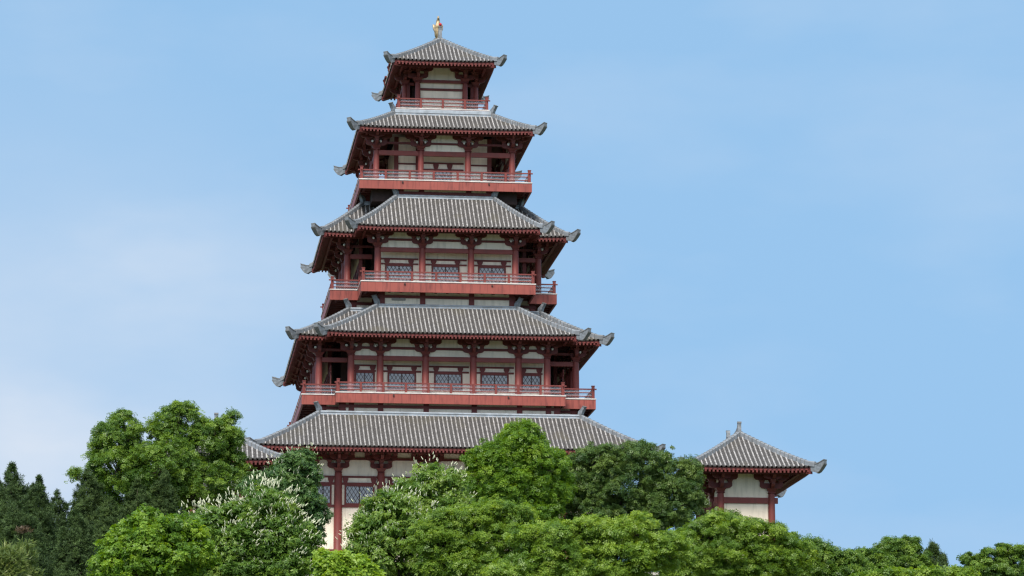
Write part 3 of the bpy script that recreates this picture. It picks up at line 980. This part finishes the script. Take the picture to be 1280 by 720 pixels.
def tree(name, label, cat, Yd, lobes, style, leaf='broad', size=.30, clump=1.0, dens=1.0, flat=.75, flowers=0, group=None, trunk_r=.3, rag=.16, flower_lobes=None, tip=0., wisps=0, nper=34, x_trunk=None, tint0=.42):
    """lobes: (px, py, rx, ry[, dy]) ellipses of the crown as seen, placed at depth Yd"""
    D = Yd + 400; s = D * 1.02 / F
    cs = []
    for lb in lobes:
        px, py, rx, ry = lb[:4]; dy = lb[4] if len(lb) > 4 else 0
        c = at(px, py, Yd + dy); cs.append((np.array(c), rx * s, ry * s))
    allc = np.array([c for c, _, _ in cs]); wts = np.array([a * b for _, a, b in cs])
    cen = (allc * wts[:, None]).sum(0) / wts.sum()
    bx, by = cen[0], Yd
    bz = float(hgt(np.array(bx), np.array(by))) - .15
    root = empty(name, (bx, by, bz)); tag(root, label, cat, group)
    Ps, Ns, Ts = [], [], []; clumps = []
    for ci, (c, rx, rz) in enumerate(cs):
        ry = .5 * (rx + min(rx, rz * 1.3)); 
        area = 4 * math.pi * ((rx * rz + ry * rz + rx * ry) / 3)
        n = max(6, int(dens * area / (clump * clump * 2.05)))
        u = rng.normal(size=(n, 3)); u /= np.linalg.norm(u, axis=1, keepdims=True)
        keep = (u[:, 2] > -.55) | (rng.uniform(size=n) < .4)
        u = u[keep]
        rr = rng.uniform(.55, 1.0, len(u)) ** .6
        out = rng.uniform(size=len(u)) < rag; rr = np.where(out, rr * rng.uniform(1.02, 1.28, len(u)), rr)
        pts = c + u * rr[:, None] * np.array([rx, ry, rz]) * (1 - .35 * clump / max(rx, rz))
        for p, d, ot in zip(pts, u, out):
            clumps.append((p, d, ci))
            rc = clump * (rng.uniform(.3, .6) if ot else rng.uniform(.55, 1.2))
            m_ = int(nper * {'small': 1.9, 'palm': 1.6, 'broad': 1.5}.get(leaf, 1) * rng.uniform(.7, 1.3) * (rc / clump) ** 1.5) + 4
            v = rng.normal(size=(m_, 3)); v[:, 2] += .45; v += d * .5
            v /= np.linalg.norm(v, axis=1, keepdims=True)
            q = p + v * (rng.uniform(.25, 1, m_) ** .5 * rc)[:, None] * np.array([1.1, 1.1, flat]) + rng.normal(0, .22, (m_, 3)) * rc
            if tip:
                q[:, 2] += rng.uniform(0, tip, m_)
            Ps.append(q); Ns.append(v * .75 + np.array([0, 0, .6]) + rng.normal(0, .5, (m_, 3)))
            Ts.append(np.full(m_, tint0 + rng.normal(0, .27)))
        # fill
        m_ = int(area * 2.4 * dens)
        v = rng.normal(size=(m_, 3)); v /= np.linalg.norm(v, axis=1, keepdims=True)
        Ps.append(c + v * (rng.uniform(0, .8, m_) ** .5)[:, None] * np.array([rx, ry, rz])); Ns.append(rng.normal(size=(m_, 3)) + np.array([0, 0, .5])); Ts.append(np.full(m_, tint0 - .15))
    Pa = np.concatenate(Ps); Na = np.concatenate(Ns); Ta = np.concatenate(Ts)
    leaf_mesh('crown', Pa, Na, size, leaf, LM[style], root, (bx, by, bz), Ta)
    # trunk and limbs
    mb = MB()
    base = Vector((bx, by, bz - .3)); fork = Vector((cen[0] * .6 + bx * .4, by, bz + .38 * (cen[2] - bz)))
    mb.tube([base, base.lerp(fork, .5) + Vector((random.uniform(-.2, .2), random.uniform(-.2, .2), 0)), fork], [trunk_r * 1.25, trunk_r, trunk_r * .85], 8)
    for ci, (c, rx, rz) in enumerate(cs):
        e = Vector(c) - Vector((0, 0, rz * .3)); mid = fork.lerp(e, .55) + Vector((random.uniform(-.6, .6), random.uniform(-.4, .4), .3))
        mb.tube([fork - Vector((0, 0, .3)), mid, e, Vector(c) + Vector((random.uniform(-.5, .5), 0, rz * .6))], [trunk_r * .6, trunk_r * .4, trunk_r * .28, .04], 6)
        mine = [p for p, d, k in clumps if k == ci]
        for p in mine[::max(1, len(mine) // 14)]:
            p = Vector(p); mb.tube([e, e.lerp(p, .55) + Vector((0, 0, .25)), p], [trunk_r * .22, .06, .03], 5)
    mb.build('trunk', [BARK], root, (bx, by, bz))
    if flowers:
        mb = MB()
        cand = [(p, d) for p, d, k in clumps if d[2] > -.25 and d[1] < .55 and (flower_lobes is None or k in flower_lobes)]
        random.shuffle(cand)
        cnt = 0
        while cnt < flowers and cand:
            for p, d in cand:
                if cnt >= flowers: break
                q = Vector(p) + Vector(d) * (clump * .85) + Vector((random.uniform(-.5, .5), random.uniform(-.4, .2), random.uniform(.0, .5)))
                ax = (Vector(d) * .75 + Vector((random.uniform(-.5, .5), -.3, .6))).normalized()
                l = random.uniform(.20, .40); r_ = random.uniform(.032, .055)
                mb.tube([q, q + ax * l * .25, q + ax * l * .7, q + ax * l], [r_ * .55, r_, r_ * .62, .012], 6)
                cnt += 1
        mb.build('blossoms', [BLOS], root, (bx, by, bz))
    return root


def conifer(name, label, cat, px, ptop, pbot, wpx, Yd, style='conifer', group=None, size=.21, dens=1.15, lean=0):
    """pointed evergreen; px/ptop give the tip, wpx the width near the foot of the visible part"""
    s = (Yd + 400) * 1.02 / F
    top = at(px, ptop, Yd); hw = wpx * s / 2; hv = (pbot - ptop) * s
    bx, by = top.x, Yd
    bz = float(hgt(np.array(bx), np.array(by))) - .15
    root = empty(name, (bx, by, bz)); tag(root, label, cat, group)
    H = top.z - bz
    Ps, Ns, Ts = [], [], []
    n = int(34 * H * hw * dens) + 60
    sx1, sx2 = (rng.uniform(.3, .6), -rng.uniform(.3, .6)); oz1, oz2 = rng.uniform(.6, 1.5, 2)
    if rng.uniform() < .5: sx1, sx2 = -sx1, -sx2
    for i in range(n):
        f = rng.uniform(0, 1) ** .62             # 0 tip, 1 foot of the crown
        zc = top.z - f * (H - .8)
        prof = hw * min(1.15, (f * (H - .8) / hv) ** .72) 
        a = rng.uniform(0, 2 * math.pi); hv_ = math.sin(int(f * 15) * 12.9898 + int(a * 1.6) * 78.233 + px) * 43758.5453; rr = prof * (.5 + .75 * (hv_ - math.floor(hv_))) * rng.uniform(.4, 1.1)
        k_ = i % 5                               # the main leader and two side leaders
        ox, oz, sw = ((0, 0, 1), (0, 0, 1), (0, 0, 1), (sx1 * hw, -oz1, .62), (sx2 * hw, -oz2, .55))[k_]
        rr *= sw
        if k_ > 2 and f > .55: zc += .35 * (f - .55) * H
        p = np.array([top.x + math.cos(a) * rr + ox, by + math.sin(a) * rr, zc + oz - .1 * rr])
        d = np.array([math.cos(a), math.sin(a), .35])
        rc = rng.uniform(.22, .6) * (.4 + .6 * min(1, prof / 1.2))
        m_ = int(rng.uniform(14, 26))
        v = rng.normal(size=(m_, 3)); v += d * .5; v /= np.linalg.norm(v, axis=1, keepdims=True)
        q = p + v * (rng.uniform(.1, 1, m_) * rc)[:, None] * np.array([1, 1, 1.7])
        Ps.append(q); Ns.append(d * .55 + np.array([0, 0, .7]) + rng.normal(0, .3, (m_, 3))); Ts.append(np.full(m_, .4 + rng.normal(0, .17)))
    # leader shoot
    m_ = 26
    q = np.stack([top.x + rng.normal(0, .05, m_), by + rng.normal(0, .05, m_), top.z - rng.uniform(0, .9, m_)], 1)
    Ps.append(q); Ns.append(np.tile([0, 0, 1.], (m_, 1)) + rng.normal(0, .2, (m_, 3))); Ts.append(np.full(m_, .5))
    leaf_mesh('crown', np.concatenate(Ps), np.concatenate(Ns), size, 'needle', LM[style], root, (bx, by, bz), np.concatenate(Ts))
    mb = MB()
    mb.tube([(bx, by, bz - .3), (bx, by, bz + H * .5), (top.x, by, top.z - .3)], [.26, .16, .02], 8)
    for k in range(24):
        a = random.uniform(0, 6.28); f = random.uniform(.25, 1); z = top.z - f * (H - 1)
        l = hw * min(1, f) * .8
        mb.tube([(bx, by, z - .3), (bx + math.cos(a) * l, by + math.sin(a) * l, z)], [.05, .02], 5)
    mb.build('trunk', [BARK], root, (bx, by, bz))
    return root


# big broadleaf tree beside the tower
tree('broadleaf_tree', 'large round-crowned green tree standing over the dark conifers, hiding the half-seen pavilion', 'tree', -70,
     [(150, 552, 34, 32), (222, 535, 36, 27), (268, 552, 36, 30), (285, 590, 24, 34), (150, 590, 38, 30, -2), (205, 585, 46, 36, -3), (245, 605, 44, 34, -2), (180, 625, 60, 32), (288, 524, 11, 9), (276, 640, 30, 30), (128, 566, 15, 22), (225, 512, 16, 8), (92, 592, 7, 6, 2), (150, 521, 14, 6)],
     'oak', 'small', .17, .74, 1.1, .75, trunk_r=.45, rag=.24)
# conifers
CG = 'dark conifers on the slope'
conifer('cypress_tree', 'tall dark conifer with its tip highest at the edge of the picture', 'conifer', 15, 580, 690, 66, -105, group=CG, size=.22)
conifer('cypress_tree', 'dark conifer with a blunt tip, second from the picture edge', 'conifer', 48, 596, 690, 54, -108, group=CG, size=.22)
conifer('cypress_tree', 'narrow dark conifer in the dip between two taller evergreens', 'conifer', 72, 613, 700, 46, -100, group=CG, size=.21)
conifer('cypress_tree', 'broad dark conifer just below the large broadleaf tree', 'conifer', 110, 588, 690, 70, -95, 'yew', group=CG)
conifer('cypress_tree', 'slim grey-green cypress in front of the large broadleaf tree, the shorter of the pair', 'conifer', 172, 601, 665, 46, -100, 'yew', group=CG)
conifer('cypress_tree', 'slim grey-green cypress in front of the large broadleaf tree, the taller of the pair', 'conifer', 205, 589, 660, 50, -98, 'yew', group=CG)
conifer('cypress_tree', 'shadowed low conifer at the bottom between bamboo and bright maple', 'conifer', 95, 640, 715, 60, -125, group=CG, size=.2)
conifer('cypress_tree', 'dusky conifer standing low in front of the broad dark one', 'conifer', 138, 622, 700, 56, -112, 'yew', group=CG)
pine = conifer('cypress_tree', 'dark pine with one rusty dead branch, low at the picture edge', 'conifer', 22, 628, 700, 80, -130, group=CG, size=.22)
q = at(29, 663, -132.6)
n_ = 60
leaf_mesh('dead_branch', np.array(q) + rng.normal(size=(n_, 3)) * np.array([.28, .3, .12]), rng.normal(size=(n_, 3)) * .4 + np.array([0, -.3, .8]), .26, 'needle', RUSTN, pine, tuple(pine.location), np.full(n_, .5))
# bamboo tufts in the bottom corner
tree('bamboo_clump', 'pale yellowish bamboo clump in the bottom corner, the one cut by the edge', 'bamboo', -190, [(12, 706, 10, 14), (2, 718, 11, 12), (16, 724, 13, 14)], 'bamboo', 'needle', .36, .5, 1.3, 1.3, trunk_r=.06, tip=.6)
tree('bamboo_clump', 'olive bamboo clump beside the paler clump in the bottom corner', 'bamboo', -186, [(31, 706, 8, 11), (33, 720, 12, 14)], 'bamboo', 'needle', .32, .5, 1.2, 1.3, trunk_r=.06, tip=.5, tint0=.15)

# chestnuts and maple in front
tree('maple_tree', 'bright green bushy tree without flowers beside the flowering chestnut', 'tree', -162,
     [(190, 672, 50, 26), (150, 690, 30, 26), (195, 700, 60, 36), (235, 690, 34, 30), (165, 715, 50, 40), (182, 652, 26, 14), (225, 655, 22, 16)], 'bright', 'broad', .21, .72, 1.1, .6, trunk_r=.25, tint0=.36)
tree('chestnut_tree', 'chestnut tree covered with white upright flowers, in front of the half-hidden pavilion', 'chestnut tree', -155,
     [(332, 640, 36, 28), (300, 655, 40, 26), (350, 672, 42, 34), (290, 690, 52, 34), (345, 705, 48, 36), (255, 660, 30, 22), (322, 622, 16, 12), (270, 715, 60, 34), (378, 690, 22, 30)],
     'chest', 'palm', .27, .8, 1.1, .6, flowers=1000, group='flowering chestnuts', flower_lobes={0, 1, 2, 3, 4, 5, 6}, tint0=.4)
tree('chestnut_tree', 'dark green chestnut with sparse flowers beside the red columns of the ground storey', 'chestnut tree', -88,
     [(370, 590, 30, 22), (352, 615, 42, 34), (378, 640, 32, 36), (345, 650, 46, 40), (380, 672, 22, 30), (325, 608, 22, 18), (375, 575, 16, 11)],
     'dchest', 'palm', .30, .9, 1.15, .6, flowers=110, flower_lobes={0, 6, 1}, group='flowering chestnuts', tint0=.45)
tree('chestnut_tree', 'pale green flowering chestnut, low in front of the latticed windows', 'chestnut tree', -140,
     [(486, 640, 38, 28), (468, 668, 32, 28), (500, 665, 50, 36), (458, 703, 34, 24), (490, 705, 50, 36), (535, 680, 36, 30)],
     'chest', 'palm', .27, .8, 1.15, .6, flowers=500, group='flowering chestnuts', tint0=.62)
tree('chestnut_tree', 'flowering chestnut tucked behind the paler one beneath the tower roof', 'chestnut tree', -112,
     [(545, 603, 36, 20), (525, 618, 32, 22), (560, 625, 34, 30), (540, 650, 46, 30)],
     'chest', 'palm', .27, .85, 1.15, .6, flowers=260, group='flowering chestnuts', tint0=.7)
tree('bush', 'yellow-green bush at the bottom below the flowering chestnuts', 'bush', -195,
     [(425, 707, 26, 14), (408, 700, 14, 10), (440, 718, 28, 20), (412, 722, 18, 14), (455, 726, 24, 12)], 'bright', 'broad', .24, .5, 1.2, .6, trunk_r=.1, tint0=.85)
# trees against the tower roof
tree('broadleaf_tree', 'bright green dome-shaped tree overlapping the lowest tower roof', 'tree', -68,
     [(650, 556, 34, 27), (628, 580, 36, 30), (672, 582, 38, 34), (605, 600, 26, 32), (645, 612, 50, 34), (690, 612, 28, 32), (652, 540, 18, 13), (600, 575, 18, 16), (640, 645, 60, 30)],
     'bright', 'small', .17, .7, 1.15, .8, trunk_r=.4, tint0=.33, rag=.24)
tree('broadleaf_tree', 'dull dark green tree spreading between the bright dome-shaped tree and the cream pavilion', 'tree', -62,
     [(750, 582, 40, 28), (800, 580, 44, 27), (840, 602, 34, 32), (720, 608, 34, 34), (775, 615, 46, 32), (830, 632, 46, 30), (740, 640, 40, 28), (860, 590, 16, 18), (862, 625, 18, 28), (835, 655, 36, 18), (790, 645, 40, 20)],
     'dull', 'small', .17, .72, 1.05, .75, trunk_r=.4, tint0=.5, rag=.24)
# low spreading canopies
CN = 'spreading canopy trees at the front'
def layered(label, Yd, lobes, style='canopy', **kw):
    a = dict(leaf='small', size=.145, clump=.7, dens=1.4, flat=.36, trunk_r=.3, nper=44)
    a.update(kw)
    tree('spreading_tree', label, 'tree', Yd, lobes, style, group=CN, **a)


layered('spreading layered canopy below the bright dome-shaped tree, beside the flowering chestnuts', -150,
        [(585, 652, 46, 18), (625, 645, 40, 16), (560, 680, 50, 24), (620, 678, 56, 24), (590, 712, 70, 28), (650, 665, 36, 18), (540, 665, 26, 14)])
layered('wide layered canopy spreading along the bottom centre below the dull dark tree', -165,
        [(690, 672, 50, 18), (740, 665, 44, 16), (785, 668, 46, 18), (700, 700, 62, 24), (770, 698, 60, 24), (825, 690, 40, 24), (660, 715, 54, 20), (740, 720, 70, 20), (800, 652, 22, 10)], tint0=.5)
layered('layered canopy directly in front of the cream pavilion wall', -130,
        [(905, 662, 44, 20), (945, 672, 44, 20), (880, 680, 46, 24), (920, 700, 60, 28), (975, 695, 44, 24), (860, 708, 46, 26), (940, 720, 60, 18), (905, 722, 40, 16), (915, 648, 20, 9), (850, 690, 26, 20)], tint0=.38)
layered('small rounded tree on the slope where the treetops fall away from the cream pavilion', -122,
        [(1010, 692, 32, 16), (1045, 702, 34, 14), (1000, 715, 46, 20), (1060, 716, 40, 16), (985, 680, 16, 14)], style='oak', flat=.6, tint0=.35)
# far right row
HG = 'hilltop trees against the open sky'
tree('hilltop_tree', 'small feathery tree low against open sky, before the taller dark pair', 'tree', -100, [(1080, 698, 26, 11), (1062, 706, 20, 12), (1095, 708, 24, 16)], 'oak', 'small', .16, .5, 1.15, .7, group=HG, trunk_r=.15, rag=.38)
tree('hilltop_tree', 'ragged hilltop tree with upright twigs, tallest of the far row', 'tree', -98, [(1118, 690, 26, 15), (1135, 682, 16, 10), (1108, 705, 30, 18), (1140, 704, 24, 20), (1112, 678, 8, 6)], 'oak', 'small', .16, .5, 1.1, .8, group=HG, trunk_r=.15, tint0=.3, rag=.4)
conifer('hilltop_conifer', 'dark pointed conifer among the hilltop trees at the far slope', 'conifer', 1131, 676, 720, 34, -96, 'yew', dens=1.2)
conifer('hilltop_conifer', 'dark blunt conifer closing the hilltop row before the gap of sky', 'conifer', 1166, 679, 720, 46, -96, 'yew', dens=1.2)
tree('flat_topped_tree', 'flat-topped tree with airy horizontal sprays at the edge of the picture', 'tree', -128,
     [(1215, 697, 18, 5), (1248, 690, 22, 6), (1272, 688, 16, 7), (1232, 703, 30, 6), (1265, 703, 26, 9), (1300, 692, 30, 12), (1240, 716, 46, 9), (1285, 718, 30, 14), (1205, 716, 22, 7), (1255, 683, 9, 3)], 'oak', 'small', .15, .48, 1.1, .4, trunk_r=.2, tint0=.35, rag=.35)
tree('shrub', 'low green shrub filling the gap below the hilltop row', 'shrub', -140, [(1150, 722, 40, 10), (1190, 722, 34, 8), (1105, 724, 40, 9)], 'canopy', 'small', .22, .5, 1.2, .6, trunk_r=.1, tint0=.35)

# ================================================================== LIGHT AND SKY
SUN_EL, SUN_AZ = 50., 22.                # azimuth measured from the camera side (-Y) towards -X
sd = Vector((-math.sin(R(SUN_AZ)) * math.cos(R(SUN_EL)), -math.cos(R(SUN_AZ)) * math.cos(R(SUN_EL)), math.sin(R(SUN_EL))))
ld = bpy.data.lights.new('sun', 'SUN'); ld.energy = 3.1; ld.angle = R(14); ld.color = (1, .95, .87)
lo = bpy.data.objects.new('sun', ld); col.objects.link(lo)
lo.rotation_euler = sd.to_track_quat('Z', 'Y').to_euler()
w = bpy.data.worlds.new('World'); sc.world = w; w.use_nodes = True
nt = w.node_tree; bg = nt.nodes['Background']
sky = nt.nodes.new('ShaderNodeTexSky'); sky.sky_type = 'NISHITA'; sky.sun_disc = False
sky.sun_elevation = R(SUN_EL)
sky.sun_rotation = math.atan2(sd.x, sd.y)
sky.air_density = 1.0; sky.dust_density = .3; sky.ozone_density = 1.0; sky.altitude = 400
tcs = nt.nodes.new('ShaderNodeTexCoord'); mps = nt.nodes.new('ShaderNodeMapping')      # an even blue down to the skyline
mps.inputs['Scale'].default_value = (1, 1, .0); mps.inputs['Location'].default_value = (0, 0, .58)
nrm = nt.nodes.new('ShaderNodeVectorMath'); nrm.operation = 'NORMALIZE'
nt.links.new(tcs.outputs['Generated'], mps.inputs[0]); nt.links.new(mps.outputs[0], nrm.inputs[0]); nt.links.new(nrm.outputs[0], sky.inputs[0])
hsv = nt.nodes.new('ShaderNodeHueSaturation'); hsv.inputs['Hue'].default_value = .485; hsv.inputs['Saturation'].default_value = .95; hsv.inputs['Value'].default_value = 1.0
nt.links.new(sky.outputs[0], hsv.inputs['Color'])
clr = nt.nodes.new('ShaderNodeVectorMath'); clr.operation = 'MULTIPLY'; clr.inputs[1].default_value = (1.2, 1.23, 1.2); nt.links.new(hsv.outputs[0], clr.inputs[0])
# thin high cloud, thicker towards one side of the sky
tc = nt.nodes.new('ShaderNodeTexCoord')
def mth(op, a, b=None, c=None):
    n = nt.nodes.new('ShaderNodeMath'); n.operation = op
    for i, v in enumerate((a, b, c)):
        if v is None: continue
        if hasattr(v, 'is_linked'): nt.links.new(v, n.inputs[i])
        else: n.inputs[i].default_value = v
    return n.outputs[0]
mp = nt.nodes.new('ShaderNodeMapping'); mp.inputs['Scale'].default_value = (9, 9, 22)
nt.links.new(tc.outputs['Generated'], mp.inputs[0])
nz = nt.nodes.new('ShaderNodeTexNoise'); nz.inputs['Scale'].default_value = 1.0; nz.inputs['Detail'].default_value = 5; nz.inputs['Roughness'].default_value = .5
nt.links.new(mp.outputs[0], nz.inputs['Vector'])
# bank of cloud around one bearing near the skyline
bank = (at(30, 560, 3000) - CAM).normalized()
vm = nt.nodes.new('ShaderNodeVectorMath'); vm.operation = 'DISTANCE'; vm.inputs[1].default_value = bank
nt.links.new(tc.outputs['Generated'], vm.inputs[0])
bk = nt.nodes.new('ShaderNodeMapRange'); bk.interpolation_type = 'SMOOTHSTEP'
bk.inputs[1].default_value = .145; bk.inputs[2].default_value = .0; bk.inputs[3].default_value = 0; bk.inputs[4].default_value = 1
nt.links.new(vm.outputs['Value'], bk.inputs[0])
CLOUD_K, CLOUD_N = .85, 1.3
ck = mth('MULTIPLY', bk.outputs[0], mth('ADD', mth('MULTIPLY', nz.outputs['Fac'], CLOUD_N), .1))
ck = mth('ADD', mth('MULTIPLY', ck, CLOUD_K), mth('MULTIPLY', mth('MAXIMUM', mth('SUBTRACT', nz.outputs['Fac'], .48), 0.), .7))
# unseen white cloud added behind the viewer to lift and whiten the fill light
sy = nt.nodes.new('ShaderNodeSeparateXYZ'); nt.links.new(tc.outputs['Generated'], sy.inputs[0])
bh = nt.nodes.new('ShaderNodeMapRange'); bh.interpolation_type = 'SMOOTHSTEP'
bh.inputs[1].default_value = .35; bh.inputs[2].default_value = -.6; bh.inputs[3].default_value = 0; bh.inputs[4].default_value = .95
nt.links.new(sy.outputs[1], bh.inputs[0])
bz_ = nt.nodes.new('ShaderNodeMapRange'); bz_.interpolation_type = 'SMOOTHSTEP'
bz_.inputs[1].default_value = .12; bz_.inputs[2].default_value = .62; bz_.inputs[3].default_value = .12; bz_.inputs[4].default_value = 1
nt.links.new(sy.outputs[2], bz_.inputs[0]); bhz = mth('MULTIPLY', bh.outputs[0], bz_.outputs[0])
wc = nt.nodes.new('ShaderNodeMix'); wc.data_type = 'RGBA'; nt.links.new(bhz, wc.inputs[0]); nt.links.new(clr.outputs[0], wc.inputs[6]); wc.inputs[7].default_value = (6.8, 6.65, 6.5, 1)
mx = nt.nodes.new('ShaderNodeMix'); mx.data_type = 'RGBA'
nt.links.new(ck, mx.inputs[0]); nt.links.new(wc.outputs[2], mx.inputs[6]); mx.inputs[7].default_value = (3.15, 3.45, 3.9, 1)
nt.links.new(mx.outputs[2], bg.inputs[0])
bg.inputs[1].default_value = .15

sc.view_settings.view_transform = 'Standard'; sc.view_settings.look = 'None'; sc.view_settings.gamma = 1; sc.view_settings.exposure = .63
sc.render.engine = 'CYCLES'
sc.cycles.max_bounces = 6; sc.cycles.diffuse_bounces = 3; sc.cycles.transparent_max_bounces = 8
sc.cycles.use_denoising = True; sc.cycles.denoiser = 'OPENIMAGEDENOISE'; sc.cycles.denoising_input_passes = 'RGB_ALBEDO_NORMAL'; sc.cycles.denoising_prefilter = 'NONE'; sc.cycles.use_adaptive_sampling = False; sc.cycles.filter_width = 1.3; sc.cycles.sample_clamp_indirect = 4
